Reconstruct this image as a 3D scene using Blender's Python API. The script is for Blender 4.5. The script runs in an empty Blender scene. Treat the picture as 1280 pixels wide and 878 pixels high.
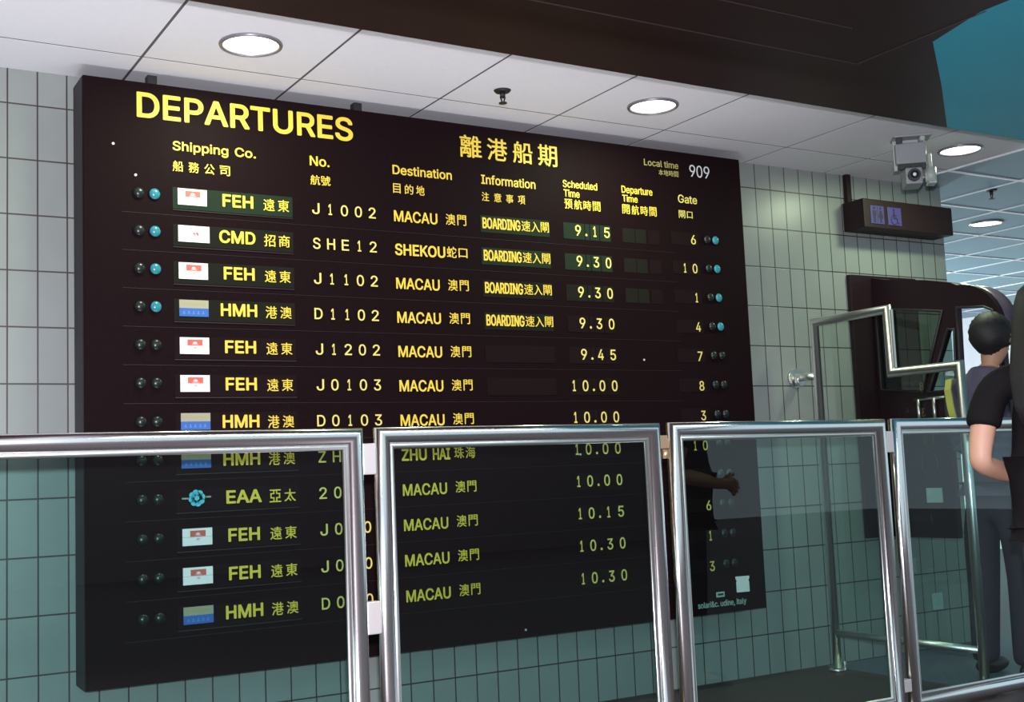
import bpy, bmesh, math, random
from mathutils import Vector, Matrix
from mathutils.geometry import tessellate_polygon, interpolate_bezier

random.seed(4)
PI = math.pi
S = bpy.context.scene
COL = S.collection

# ------------------------------------------------------------------ camera
def setup_camera():
    f, yaw, pit, rol = 1511.02, .5453, .1023, -.0420
    cy, sy, cp, sp = math.cos(yaw), math.sin(yaw), math.cos(pit), math.sin(pit)
    fw = Vector((sy*cp, cy*cp, sp)); rt = Vector((cy, -sy, 0)); up = rt.cross(fw)
    c, s = math.cos(rol), math.sin(rol)
    r2 = c*rt + s*up; u2 = -s*rt + c*up
    cam = bpy.data.cameras.new('camera'); o = bpy.data.objects.new('camera', cam); COL.objects.link(o)
    m = Matrix((r2, u2, -fw)).transposed().to_4x4(); m.translation = Vector((0, -4.6, 1.0313))
    o.matrix_world = m
    cam.sensor_width = 36; cam.lens = f/1280*36; cam.clip_start = .05; cam.clip_end = 200
    S.camera = o
setup_camera()

# ------------------------------------------------------------------ light
S.view_settings.view_transform = 'Standard'; S.view_settings.look = 'None'
S.view_settings.gamma = 1; S.view_settings.use_curve_mapping = False
S.view_settings.exposure = 0.0
W = bpy.data.worlds.new('hall_ambient'); S.world = W; W.use_nodes = True
W.node_tree.nodes['Background'].inputs[0].default_value = (.50, .66, .74, 1)
W.node_tree.nodes['Background'].inputs[1].default_value = 1.0

def area(name, loc, target, size, power, color, shape='RECTANGLE', sy=None):
    l = bpy.data.lights.new(name, 'AREA'); l.energy = power; l.color = color; l.shape = shape; l.size = size
    if shape == 'RECTANGLE': l.size_y = sy or size
    o = bpy.data.objects.new(name, l); COL.objects.link(o); o.location = loc
    o.rotation_euler = (Vector(target)-Vector(loc)).to_track_quat('-Z', 'Y').to_euler()
    return o
# the flash of the camera that took the photograph
area('camera_flash', (.02, -4.62, 1.18), (1.9, 0, 1.75), .07, 195, (.94, .90, 1), 'DISK')
# added fill lights, no fixtures: one from below, one from overhead
u = area('ceiling_fill', (1.55, -.72, .04), (1.55, -.66, 2.6), 4.2, 8, (.93, .93, 1), 'RECTANGLE', .10); u.data.spread = math.radians(62)  # unseen fill added to brighten the white ceiling from below
area('overhead_fill', (2.6, -3.2, 2.44), (2.6, -3.2, 0), 3.2, 26, (.86, .95, 1), 'RECTANGLE', .3)  # unseen fill added under the soffit, which blocks light from above
# added fill lights for the wall behind the view and the far hall
area('back_wall_fill', (4.5, -10.2, 2.43), (4.5, -11.2, .6), 9.0, 60, (.9, .95, 1), 'RECTANGLE', .4)  # unseen fill added to lift the wall that the steel and glass reflect
pl = bpy.data.lights.new('far_hall_fill', 'POINT'); pl.energy = 560; pl.color = (.82, .95, 1); pl.shadow_soft_size = .4  # fill hidden behind the return wall, added to brighten the far hall
po = bpy.data.objects.new('far_hall_fill', pl); COL.objects.link(po); po.location = (7.6, 4.2, 1.3)

# ------------------------------------------------------------------ materials
def mat(name, col, rough=.5, metal=0, spec=.5, emit=None, estr=0, coat=0):
    m = bpy.data.materials.new(name); m.use_nodes = True
    b = m.node_tree.nodes['Principled BSDF']
    b.inputs['Base Color'].default_value = (*col, 1); b.inputs['Roughness'].default_value = rough
    b.inputs['Metallic'].default_value = metal; b.inputs['Specular IOR Level'].default_value = spec
    if coat: b.inputs['Coat Weight'].default_value = coat
    if emit: b.inputs['Emission Color'].default_value = (*emit, 1); b.inputs['Emission Strength'].default_value = estr
    return m
def noisy(m, scale=30, amount=.25, bump=0.0, rvar=0.0):
    """mottles the base colour of a material, optionally with a fine bump"""
    nt = m.node_tree; N = nt.nodes; L = nt.links; b = N['Principled BSDF']
    tc = N.new('ShaderNodeTexCoord'); no = N.new('ShaderNodeTexNoise'); no.inputs['Scale'].default_value = scale
    no.inputs['Detail'].default_value = 4
    L.new(tc.outputs['Object'], no.inputs['Vector'])
    col = b.inputs['Base Color'].default_value[:]
    mx = N.new('ShaderNodeMix'); mx.data_type = 'RGBA'
    mx.inputs[6].default_value = (*[c*(1-amount) for c in col[:3]], 1); mx.inputs[7].default_value = (*[min(1, c*(1+amount)) for c in col[:3]], 1)
    L.new(no.outputs['Fac'], mx.inputs[0]); L.new(mx.outputs[2], b.inputs['Base Color'])
    if bump:
        bp = N.new('ShaderNodeBump'); bp.inputs['Strength'].default_value = bump; bp.inputs['Distance'].default_value = .002
        L.new(no.outputs['Fac'], bp.inputs['Height']); L.new(bp.outputs['Normal'], b.inputs['Normal'])
    return m

def tile_material():
    m = bpy.data.materials.new('wall_tile'); m.use_nodes = True
    nt = m.node_tree; N = nt.nodes; L = nt.links; b = N['Principled BSDF']
    geo = N.new('ShaderNodeNewGeometry'); sep = N.new('ShaderNodeSeparateXYZ'); L.new(geo.outputs['Position'], sep.inputs[0])
    def math_(op, a, v=None, w=None):
        n = N.new('ShaderNodeMath'); n.operation = op
        for i, q in enumerate((a, v, w)):
            if q is None: continue
            if isinstance(q, (int, float)): n.inputs[i].default_value = q
            else: L.new(q, n.inputs[i])
        return n.outputs[0]
    xy = math_('ADD', sep.outputs['X'], sep.outputs['Y'])
    tx, tz, g = .1036, .2061, .0045
    u = math_('DIVIDE', math_('SUBTRACT', xy, .6835-tx*40), tx); v = math_('DIVIDE', math_('SUBTRACT', sep.outputs['Z'], 2.4602-tz*14), tz)
    fu = math_('FRACT', u); fv = math_('FRACT', v)
    eu = math_('MULTIPLY', math_('MINIMUM', fu, math_('SUBTRACT', 1, fu)), tx)
    ev = math_('MULTIPLY', math_('MINIMUM', fv, math_('SUBTRACT', 1, fv)), tz)
    e = math_('MINIMUM', eu, ev)
    fac = N.new('ShaderNodeMapRange'); fac.inputs[1].default_value = g*.45; fac.inputs[2].default_value = g*.8
    L.new(e, fac.inputs[0])
    cell = N.new('ShaderNodeCombineXYZ'); L.new(math_('FLOOR', u), cell.inputs[0]); L.new(math_('FLOOR', v), cell.inputs[1])
    wn = N.new('ShaderNodeTexWhiteNoise'); L.new(cell.outputs[0], wn.inputs['Vector'])
    no = N.new('ShaderNodeTexNoise'); no.inputs['Scale'].default_value = 9; L.new(geo.outputs['Position'], no.inputs['Vector'])
    vv = math_('MULTIPLY_ADD', wn.outputs['Value'], .10, math_('MULTIPLY', no.outputs['Fac'], .16))
    tc = N.new('ShaderNodeMix'); tc.data_type = 'RGBA'
    tc.inputs[6].default_value = (.235, .265, .245, 1); tc.inputs[7].default_value = (.46, .48, .47, 1); L.new(vv, tc.inputs[0])
    mx = N.new('ShaderNodeMix'); mx.data_type = 'RGBA'; mx.inputs[6].default_value = (.045, .034, .028, 1)
    L.new(fac.outputs[0], mx.inputs[0]); L.new(tc.outputs[2], mx.inputs[7]); L.new(mx.outputs[2], b.inputs['Base Color'])
    b.inputs['Roughness'].default_value = .34
    bp = N.new('ShaderNodeBump'); bp.inputs['Strength'].default_value = .35; bp.inputs['Distance'].default_value = .002
    L.new(fac.outputs[0], bp.inputs['Height']); L.new(bp.outputs['Normal'], b.inputs['Normal'])
    return m

def glass_material(name, tint, rough=0.0, ior=1.68):
    m = bpy.data.materials.new(name); m.use_nodes = True
    nt = m.node_tree; N = nt.nodes; L = nt.links; N.remove(N['Principled BSDF'])
    t = N.new('ShaderNodeBsdfTransparent'); t.inputs[0].default_value = (*tint, 1)
    g = N.new('ShaderNodeBsdfGlossy'); g.inputs['Roughness'].default_value = rough; g.inputs[0].default_value = (1, 1, 1, 1)
    fr = N.new('ShaderNodeFresnel'); fr.inputs[0].default_value = ior
    ge = N.new('ShaderNodeNewGeometry'); inv = N.new('ShaderNodeMath'); inv.operation = 'SUBTRACT'; inv.inputs[0].default_value = 1
    L.new(ge.outputs['Backfacing'], inv.inputs[1]); ml = N.new('ShaderNodeMath'); ml.operation = 'MULTIPLY'
    L.new(fr.outputs[0], ml.inputs[0]); L.new(inv.outputs[0], ml.inputs[1])
    mx = N.new('ShaderNodeMixShader'); L.new(ml.outputs[0], mx.inputs[0]); L.new(t.outputs[0], mx.inputs[1]); L.new(g.outputs[0], mx.inputs[2])
    L.new(mx.outputs[0], N['Material Output'].inputs[0])
    return m

M = {}
M['tile'] = tile_material()
M['ceil'] = noisy(mat('ceiling_panel', (.86, .86, .88), .6), 60, .04)
M['ceilgap'] = mat('ceiling_gap', (.10, .095, .10), .8)
M['hallpanel'] = mat('hall_ceiling_panel', (.17, .30, .37), .45, 0, .5)
M['jointshine'] = mat('hall_joint_shine', (.95, .97, 1), .3)  # bright reflections along the joints, put into the colour
M['soffit'] = noisy(mat('dark_soffit', (.024, .010, .010), .5, 0, .25), 40, .3)
M['soffitline'] = mat('soffit_line', (.055, .036, .032), .5)
M['soffit_reflection'] = mat('soffit_reflection_paint', (.035, .42, .55), .5, 0, .2)  # reflection of the bright hall, put into the soffit's colour
M['floor'] = noisy(mat('floor_dark', (.062, .040, .043), .55), 120, .45)
M['grate'] = mat('floor_mat_ridge', (.14, .16, .19), .45)
M['white_wall'] = mat('white_wall_paint', (.85, .84, .82), .7)
M['dark_wall'] = mat('dark_partition', (.15, .11, .12), .6)
M['board'] = noisy(mat('board_face', (.0098, .0040, .0052), .6, 0, .05), 90, .35)
M['board_side'] = noisy(mat('board_side', (.035, .024, .03), .55, 0, .35), 90, .3)
M['strip'] = mat('flap_strip', (.0135, .0125, .010), .6, 0, .06)
M['stripgreen'] = mat('flap_strip_greenish', (.015, .026, .016), .6, 0, .08)
M['stripdark'] = mat('flap_strip_dark', (.0125, .0058, .007), .6, 0, .06)
M['ridge'] = mat('flap_ridge', (.017, .009, .010), .5)
M['yellow'] = mat('yellow_letter', (.88, .62, .06), .55)
M['paleyellow'] = mat('pale_yellow_letter', (.84, .68, .17), .55)
M['dullyellow'] = mat('dull_yellow_letter', (.42, .36, .12), .55)
M['white_digit'] = mat('white_digit', (.72, .74, .80), .5)
M['palegreen'] = mat('pale_green_letter', (.40, .55, .48), .5)
M['lamp_on'] = mat('lamp_cyan', (.025, .17, .21), .25, emit=(.04, .40, .50), estr=.22)
M['lamp_off'] = noisy(mat('lamp_dark', (.010, .016, .014), .30), 150, .7)
M['flagwhite'] = mat('flag_white', (.95, .90, .90), .5)
M['flagred'] = mat('flag_red', (.72, .12, .09), .5)
M['flagpink'] = mat('flag_pink', (.80, .42, .42), .5)
M['flagtan'] = mat('flag_tan', (.38, .36, .26), .5)
M['flagblue'] = mat('flag_blue', (.035, .13, .46), .5)
M['flaglight'] = mat('flag_light_blue', (.12, .25, .55), .5)
M['cyan'] = mat('emblem_cyan', (.10, .58, .72), .5)
M['steel'] = mat('steel_polished', (.97, .94, .93), .19, 1)
M['steel2'] = mat('steel_brushed', (.80, .80, .78), .32, 1)
M['hinge'] = mat('hinge_zinc', (.82, .76, .74), .42, .5)
M['brass'] = mat('hinge_brass', (.72, .50, .30), .4, .7)
M['glass'] = glass_material('glass_pane_green', (.78, .90, .89))
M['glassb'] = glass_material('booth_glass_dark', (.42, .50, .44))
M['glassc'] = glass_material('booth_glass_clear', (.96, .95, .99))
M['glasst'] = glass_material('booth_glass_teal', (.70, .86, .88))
M['booth'] = noisy(mat('booth_shell', (.017, .007, .010), .4, 0, .25), 60, .3)
M['boothroof'] = mat('booth_roof', (.085, .06, .095), .3)
M['boothlow'] = mat('booth_inside', (.032, .020, .022), .6)
M['sign'] = noisy(mat('sign_box', (.018, .008, .009), .5, 0, .25), 70, .3)
M['signblue'] = mat('sign_blue', (.055, .042, .17), .4, emit=(.10, .08, .45), estr=.02)
M['signink'] = mat('sign_ink', (.015, .012, .03), .5)
M['cctv'] = mat('housing_grey', (.34, .36, .37), .4, .2)
M['cctvdark'] = mat('housing_dark', (.05, .05, .055), .4)
M['cctvlight'] = mat('housing_light', (.45, .50, .47), .4)
M['lens'] = mat('lens_glass', (.02, .02, .025), .04, 0, 1)
M['lensglint'] = mat('lens_glint_paint', (.95, .92, .92), .25, 0)  # flash glint in the lens, painted as a white bead
M['lamp_glow'] = mat('downlight_diffuser', (1, 1, 1), .5, emit=(1, .97, .98), estr=5)
M['rim'] = mat('downlight_rim', (.30, .29, .30), .35, .6)
M['black'] = mat('black_metal', (.018, .017, .018), .5)
M['plate'] = mat('outlet_plate', (.45, .55, .56), .5)
M['skin'] = noisy(mat('skin', (.66, .36, .25), .5), 25, .06)
M['skin2'] = noisy(mat('skin_tan', (.42, .23, .15), .5), 25, .06)
M['hair'] = noisy(mat('black_hair', (.010, .008, .009), .62), 200, .5, .6)
M['blackshirt'] = noisy(mat('black_cotton', (.008, .006, .007), .85, 0, .2), 60, .3)
M['denim'] = noisy(mat('denim_shirt', (.080, .070, .115), .85), 130, .35)
M['jeans'] = noisy(mat('dark_jeans', (.050, .035, .062), .85), 130, .35)
M['purple'] = noisy(mat('purple_trousers', (.045, .026, .046), .85), 130, .3)
M['strap'] = mat('yellow_strap', (.55, .52, .12), .7)
M['shoe'] = mat('black_shoe', (.015, .013, .014), .45)

# ------------------------------------------------------------------ mesh helpers
def link(name, me, parent=None, base=None):
    o = bpy.data.objects.new(name, me); COL.objects.link(o)
    if parent:
        o.parent = parent
        if base is None: o.matrix_parent_inverse = Matrix.Translation(-parent.location)   # mesh is in world coordinates
    return o
def bmobj(name, bm, mats, parent=None, smooth=False, base=None):
    me = bpy.data.meshes.new(name)
    bmesh.ops.recalc_face_normals(bm, faces=bm.faces)
    bm.to_mesh(me); bm.free()
    for m in (mats if isinstance(mats, (list, tuple)) else [mats]): me.materials.append(m)
    if smooth:
        for p in me.polygons: p.use_smooth = True
    return link(name, me, parent, base)
def tag(o, label=None, cat=None, group=None, kind=None):
    if label: o['label'] = label
    if cat: o['category'] = cat
    if group: o['group'] = group
    if kind: o['kind'] = kind
    return o
def empty(name, loc, label, cat, group=None):
    o = bpy.data.objects.new(name, None); COL.objects.link(o); o.location = loc; o.empty_display_size = .1
    return tag(o, label, cat, group)
def box(bm, x0, x1, y0, y1, z0, z1, bevel=0, mi=0):
    r = bmesh.ops.create_cube(bm, size=1)
    vs = r['verts']
    bmesh.ops.scale(bm, vec=(x1-x0, y1-y0, z1-z0), verts=vs)
    bmesh.ops.translate(bm, vec=((x0+x1)/2, (y0+y1)/2, (z0+z1)/2), verts=vs)
    fs = {f for v in vs for f in v.link_faces}
    for f in fs: f.material_index = mi
    if bevel:
        es = list({e for v in vs for e in v.link_edges})
        g = bmesh.ops.bevel(bm, geom=es, offset=bevel, segments=2, affect='EDGES', profile=.5)
        for f in g['faces']: f.material_index = mi
    return bm
def tube(bm, a, b, r, seg=20, r2=None, caps=True, mi=0):
    a, b = Vector(a), Vector(b); d = b-a
    rot = d.to_track_quat('Z', 'Y').to_matrix().to_4x4()
    g = bmesh.ops.create_cone(bm, cap_ends=caps, cap_tris=False, segments=seg, radius1=r, radius2=r if r2 is None else r2, depth=d.length)
    bmesh.ops.transform(bm, matrix=Matrix.Translation((a+b)/2) @ rot, verts=g['verts'])
    for f in {f for v in g['verts'] for f in v.link_faces}:
        f.material_index = mi
        if len(f.verts) == 4: f.smooth = True
    return g['verts']
def sphere(bm, c, r, scale=(1, 1, 1), u=16, v=10, mi=0):
    g = bmesh.ops.create_uvsphere(bm, u_segments=u, v_segments=v, radius=r)
    bmesh.ops.scale(bm, vec=scale, verts=g['verts']); bmesh.ops.translate(bm, vec=c, verts=g['verts'])
    for f in {f for w in g['verts'] for f in w.link_faces}: f.material_index = mi; f.smooth = True
    return g['verts']
def sweep(bm, pts, prof, closed=False, mi=0, updir=None):
    """sweeps a closed 2-D profile along a polyline with mitred corners"""
    pts = [Vector(p) for p in pts]; n = len(pts); rings = []
    nrm = Vector(updir) if updir else Vector((0, 1, 0))
    for i in range(n):
        if closed: a, b, c = pts[i-1], pts[i], pts[(i+1) % n]
        else: a, b, c = pts[max(i-1, 0)], pts[i], pts[min(i+1, n-1)]
        d1 = (b-a).normalized() if (b-a).length else (c-b).normalized(); d2 = (c-b).normalized() if (c-b).length else d1
        t = (d1+d2).normalized(); side = t.cross(nrm).normalized(); k = 1/max(.3, t.dot(d1))
        rings.append([bm.verts.new(b + side*(u*k) + nrm*w) for u, w in prof])
    m = len(prof)
    for i in range(n if closed else n-1):
        r, q = rings[i], rings[(i+1) % n]
        for j in range(m):
            f = bm.faces.new((r[j], r[(j+1) % m], q[(j+1) % m], q[j])); f.smooth = m > 6; f.material_index = mi
    if not closed:
        bm.faces.new(rings[0]).material_index = mi; bm.faces.new(rings[-1]).material_index = mi
def circ(r, n=20): return [(r*math.cos(2*PI*i/n), r*math.sin(2*PI*i/n)) for i in range(n)]
def rectp(a, b): return [(-a, -b), (a, -b), (a, b), (-a, b)]
def plate(bm, outer, holes, t, place, mi=0):
    """flat plate with holes; place(u, v, w) -> world point, w runs 0..t"""
    loops = [outer]+list(holes)
    flat = [p for l in loops for p in l]
    tris = tessellate_polygon([[Vector((u, v, 0)) for u, v in l] for l in loops])
    A = [bm.verts.new(place(u, v, 0)) for u, v in flat]; B = [bm.verts.new(place(u, v, t)) for u, v in flat]
    for tr in tris:
        for V in (A, B):
            try: bm.faces.new([V[i] for i in tr]).material_index = mi
            except ValueError: pass
    k = 0
    for l in loops:
        n = len(l)
        for i in range(n):
            a, b = k+i, k+(i+1) % n
            try: bm.faces.new((A[a], A[b], B[b], B[a])).material_index = mi
            except ValueError: pass
        k += n

# ------------------------------------------------------------------ setting
def slab(name, x0, x1, y0, y1, z0, z1, m):
    bm = bmesh.new(); box(bm, x0, x1, y0, y1, z0, z1); return tag(bmobj(name, bm, m), kind='structure')
ZC = 2.5906
slab('floor', -5, 20, -16, 11, -.1, 0, M['floor'])
slab('wall_back', -5, 5.746, 0, .25, 0, ZC+.3, M['tile'])
slab('wall_return', 5.60, 5.746, .25, 11, 0, ZC+.3, M['tile'])
slab('wall_right', 11.5, 11.7, -3, 11, 0, ZC+.3, M['white_wall'])
slab('wall_far', 5.746, 11.5, 10.8, 11, 0, ZC+.3, M['white_wall'])
slab('wall_front', -5, 11.9, -12.2, -12, 0, 1.75, M['dark_wall'])
slab('added_reflection_band', -5, 11.9, -12.2, -12, 1.75, 2.45, M['white_wall'])  # unseen white band, added to give the steel something bright to reflect
# ceiling: white metal panels over the tiled wall, gaps between them
bm = bmesh.new()
xs = [1.0905-.595*k for k in range(10, 0, -1)] + [1.0905, 1.6961, 2.3046, 2.8898, 3.4763, 4.2408, 4.8154, 5.4381]
ys = [-1.30, -.8904, -.3109, 0.0]; g = .0055
box(bm, -5, 5.4381, -1.45, 0, ZC+.0012, ZC+.06, 0, 1)
for i in range(len(xs)-1):
    for a, b in ((-1.45, -.92), (-.3109-.5795, -.3109), (-.3109, 0)):
        box(bm, xs[i]+g, xs[i+1]-g, a+g, b-g if b < 0 else b, ZC, ZC+.0020)
tag(bmobj('ceiling', bm, [M['ceil'], M['ceilgap']]), kind='structure')
# hall ceiling beyond: bluish panels, white bars painting in the shine of the joints
bm = bmesh.new()
box(bm, 5.44, 11.5, -2.6, 0, ZC, ZC+.06); box(bm, 5.746, 11.5, 0, 11, ZC, ZC+.06)
tag(bmobj('ceiling.001', bm, [M['hallpanel']]), kind='structure')
bm = bmesh.new(); k = 0
x = 5.4381
while x < 11.4:
    box(bm, x-.009, x+.009, -2.6 if x > 5.5 else -1.4, 10.8 if x > 5.746 else 0, ZC-.006, ZC-.0005); x += .61
for j in range(-3, 18):
    y = -.3109+.61*j
    box(bm, 5.44 if y < 0 else 5.746, 11.5, y-.009, y+.009, ZC-.0065, ZC-.0007)
tag(bmobj('joint_shine_bars', bm, M['jointshine']), kind='structure')
# lower dark soffit in front, its joints, and a blue-green piece painting in the hall's reflection
YS = -1.222; ZS = 2.45
bm = bmesh.new()
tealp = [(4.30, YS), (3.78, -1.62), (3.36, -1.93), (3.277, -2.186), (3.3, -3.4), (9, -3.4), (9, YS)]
darkp = [(-5, YS), (4.30, YS), (3.78, -1.62), (3.36, -1.93), (3.277, -2.186), (3.3, -3.4), (-5, -3.4)]
plate(bm, darkp, [], .25, lambda u, v, w: (u, v, ZS+w))
tag(bmobj('ceiling.002', bm, M['soffit']), kind='structure')
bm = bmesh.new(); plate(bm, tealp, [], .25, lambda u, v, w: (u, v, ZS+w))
tag(bmobj('soffit_reflection_piece', bm, M['soffit_reflection']), kind='structure')
bm = bmesh.new()
box(bm, -4, 3.30, -1.657, -1.651, ZS-.0015, ZS+.01); box(bm, 3.285, 3.291, -2.2, -1.651, ZS-.0015, ZS+.01); box(bm, -4, 3.0, -1.905, -1.900, ZS-.0015, ZS+.01)
tag(bmobj('trim_2', bm, M['soffitline']), kind='structure')
# ribbed entrance mat let into the floor beyond the barrier
bm = bmesh.new()
for i in range(64):
    box(bm, 4.56, 7.2, -1.02+i*.0155, -1.02+i*.0155+.007, 0, .004)
tag(bmobj('floor.001', bm, M['grate']), kind='structure')

# ------------------------------------------------------------------ text
_tc = {}
def bundled_font(name):
    try:
        return bpy.data.fonts.load(bpy.utils.system_resource('DATAFILES', path='fonts') + '/' + name)   # ships with Blender
    except Exception:
        return None
LATIN = bundled_font('Inter.woff2'); HAN = bundled_font('Noto Sans CJK Regular.woff2')
def uncross(loop):
    """splits a contour that crosses itself into simple contours"""
    n = len(loop)
    for i in range(n):
        a, b = loop[i], loop[(i+1) % n]
        for j in range(i+2, n):
            if i == 0 and j == n-1: continue
            c, d = loop[j], loop[(j+1) % n]
            den = (b[0]-a[0])*(d[1]-c[1])-(b[1]-a[1])*(d[0]-c[0])
            if abs(den) < 1e-12: continue
            t = ((c[0]-a[0])*(d[1]-c[1])-(c[1]-a[1])*(d[0]-c[0]))/den
            u = ((c[0]-a[0])*(b[1]-a[1])-(c[1]-a[1])*(b[0]-a[0]))/den
            if 1e-4 < t < 1-1e-4 and 1e-4 < u < 1-1e-4:
                x = (a[0]+t*(b[0]-a[0]), a[1]+t*(b[1]-a[1]))
                return uncross([x]+loop[i+1:j+1])+uncross(loop[:i+1]+[x]+loop[j+1:])
    return [loop]
def text_mesh(s, bold=.02):
    """outline of a string, each contour filled with the holes that lie in it: (vertices, triangles)"""
    k = s
    if k not in _tc:
        cu = bpy.data.curves.new('t', 'FONT'); cu.body = s; cu.size = 1
        fo = HAN if ord(s[0]) > 0x2e80 else LATIN
        if fo: cu.font = fo
        o = bpy.data.objects.new('t', cu); COL.objects.link(o)
        dg = bpy.context.evaluated_depsgraph_get(); dg.update()
        loops = []
        for sp in o.to_curve(dg).splines:
            bp = sp.bezier_points; pts = []
            for a, b in zip(bp, list(bp[1:])+[bp[0]]):
                straight = a.handle_right_type == 'VECTOR' and b.handle_left_type == 'VECTOR'
                seg = [a.co, b.co] if straight else interpolate_bezier(a.co, a.handle_right, b.handle_left, b.co, 5)
                pts += [(q[0], q[1]) for q in seg[:-1]]
            clean = [p for n_, p in enumerate(pts) if (Vector(p)-Vector(pts[n_-1])).length > 1e-5]
            if len(clean) > 2: loops += [l for l in uncross(clean) if len(l) > 2]
        o.to_curve_clear(); bpy.data.objects.remove(o); bpy.data.curves.remove(cu)
        ar = [sum(p[0]*q[1]-q[0]*p[1] for p, q in zip(l, l[1:]+l[:1]))/2 for l in loops]
        def inside(p, l):
            r = False
            for (x0, y0), (x1, y1) in zip(l, l[1:]+l[:1]):
                if (y0 > p[1]) != (y1 > p[1]) and p[0] < (x1-x0)*(p[1]-y0)/(y1-y0)+x0: r = not r
            return r
        sg = 1 if max(ar, key=abs) > 0 else -1
        outs = [n_ for n_, a in enumerate(ar) if a*sg > 0]
        vs, fs = [], []
        for w, n_ in enumerate(outs):
            holes = [loops[h] for h, a in enumerate(ar) if a*sg < 0 and inside(loops[h][0], loops[n_]) and abs(a) < abs(ar[n_])]
            ls = [loops[n_]]+holes; b0 = len(vs)
            vs += [(p[0], p[1], w % 6) for l in ls for p in l]
            fs += [tuple(b0+q for q in t_) for t_ in tessellate_polygon([[Vector((p[0], p[1], 0)) for p in l] for l in ls])]
        _tc[k] = (vs, fs)
    return _tc[k]
def put_text(bm, s, x0, x1, z0, z1, Y, bold=.02, full=False, mi=0, t=.0012):
    """writes s on the plane y = Y facing -Y between x0..x1; z0 is the baseline and z1 the cap height (full: the whole outline)"""
    vs, fs = text_mesh(s, bold)
    if not vs: return
    ax0 = min(v[0] for v in vs); ax1 = max(v[0] for v in vs)
    if full: b0 = min(v[1] for v in vs); b1 = max(v[1] for v in vs)
    else:
        hv = text_mesh('H', bold)[0]; b0 = min(v[1] for v in hv); b1 = max(v[1] for v in hv)
    sx = (x1-x0)/(ax1-ax0); sz = (z1-z0)/(b1-b0)
    # thicken the strokes: copies of the outline a hair apart, each a fraction of a millimetre in front of the last
    han = ord(s[0]) > 0x2e80; e = bold*(z1-z0)*(.9 if han else 1.3)
    n = 4 if han else 8
    shifts = [(e*math.cos(2*PI*k/n+.39), e*math.sin(2*PI*k/n+.39)*(.55 if han else .9), k*.00004) for k in range(n)] if e > 0 else [(0, 0, 0)]
    x0 += e*.8; x1 -= e*.8; z0 += e*.6; z1 -= e*.6; sx = (x1-x0)/(ax1-ax0); sz = (z1-z0)/(b1-b0)
    for dx, dz, dy in shifts:
        V = [bm.verts.new((x0+(v[0]-ax0)*sx+dx, Y-t-dy-v[2]*.000006, z0+(v[1]-b0)*sz+dz)) for v in vs]
        for f in fs:
            try: bm.faces.new([V[i] for i in f]).material_index = mi
            except ValueError: pass
def text_obj(name, items, m, parent, Y, han_name=None):
    """items: (string, x0, x1, z0, z1, bold, full); every string is a raised part of its own"""
    o = None
    for it in items:
        bm = bmesh.new()
        put_text(bm, *it[:5], Y, it[5] if len(it) > 5 else .02, it[6] if len(it) > 6 else False)
        g = bmesh.ops.extrude_face_region(bm, geom=bm.faces[:])
        bmesh.ops.translate(bm, vec=(0, .001, 0), verts=[e for e in g['geom'] if isinstance(e, bmesh.types.BMVert)])
        o = bmobj(han_name if han_name and ord(it[0][0]) > 0x2e80 else name, bm, m, parent)
    return o

# ------------------------------------------------------------------ departures board
BX0, BX1, BZ0, BZ1, BY = .9125, 4.0596, .3475, 2.548, -.165
board = empty('departures_board', ((BX0+BX1)/2, 0, BZ0), 'large dark departures board with yellow lettering mounted on the tiled wall', 'departures board')
bm = bmesh.new()
box(bm, BX0, BX1, BY+.012, -.001, BZ0, BZ1, .006)
bmobj('case', bm, M['board_side'], board)
bm = bmesh.new(); box(bm, BX0+.0015, BX1-.0015, BY, BY+.013, BZ0+.0015, BZ1-.0015, .003)
face = bmobj('front_panel', bm, M['board'], board)
for x in (1.175, 2.017):
    bm = bmesh.new(); box(bm, x-.018, x+.018, -.13, -.09, BZ1-.005, ZC, .002)
    bmobj('mounting_bracket', bm, M['black'], board)
YT = BY-.0005
def head(items, m='yellow'): return text_obj('heading_text', items, M[m], board, YT, 'heading_character')
head([('DEPARTURES', 1.107, 1.974, 2.412, 2.507, .028)])
head([('離', 2.472, 2.578, 2.400, 2.499, .018, True), ('港', 2.606, 2.708, 2.400, 2.499, .018, True), ('船', 2.737, 2.839, 2.400, 2.499, .018, True), ('期', 2.868, 2.970, 2.400, 2.499, .018, True)])
head([('Shipping', 1.238, 1.451, 2.299, 2.334, .022), ('Co.', 1.478, 1.561, 2.299, 2.334, .022), ('船', 1.237, 1.277, 2.218, 2.259, .012, True), ('務', 1.297, 1.337, 2.218, 2.259, .012, True), ('公', 1.357, 1.397, 2.218, 2.258, .016, True), ('司', 1.417, 1.457, 2.218, 2.257, .016, True)])
head([('No.', 1.784, 1.868, 2.294, 2.333, .022), ('航', 1.785, 1.826, 2.216, 2.256, .012, True), ('號', 1.829, 1.870, 2.216, 2.256, .012, True)])
head([('Destination', 2.148, 2.426, 2.293, 2.332, .022), ('目', 2.148, 2.182, 2.213, 2.254, .014, True), ('的', 2.202, 2.241, 2.213, 2.254, .014, True), ('地', 2.254, 2.293, 2.213, 2.254, .014, True)])
head([('Information', 2.570, 2.847, 2.290, 2.330, .022), ('注', 2.570, 2.606, 2.215, 2.254, .012, True), ('意', 2.631, 2.668, 2.215, 2.254, .012, True), ('事', 2.692, 2.729, 2.215, 2.254, .012, True), ('項', 2.753, 2.790, 2.215, 2.254, .012, True)])
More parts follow.
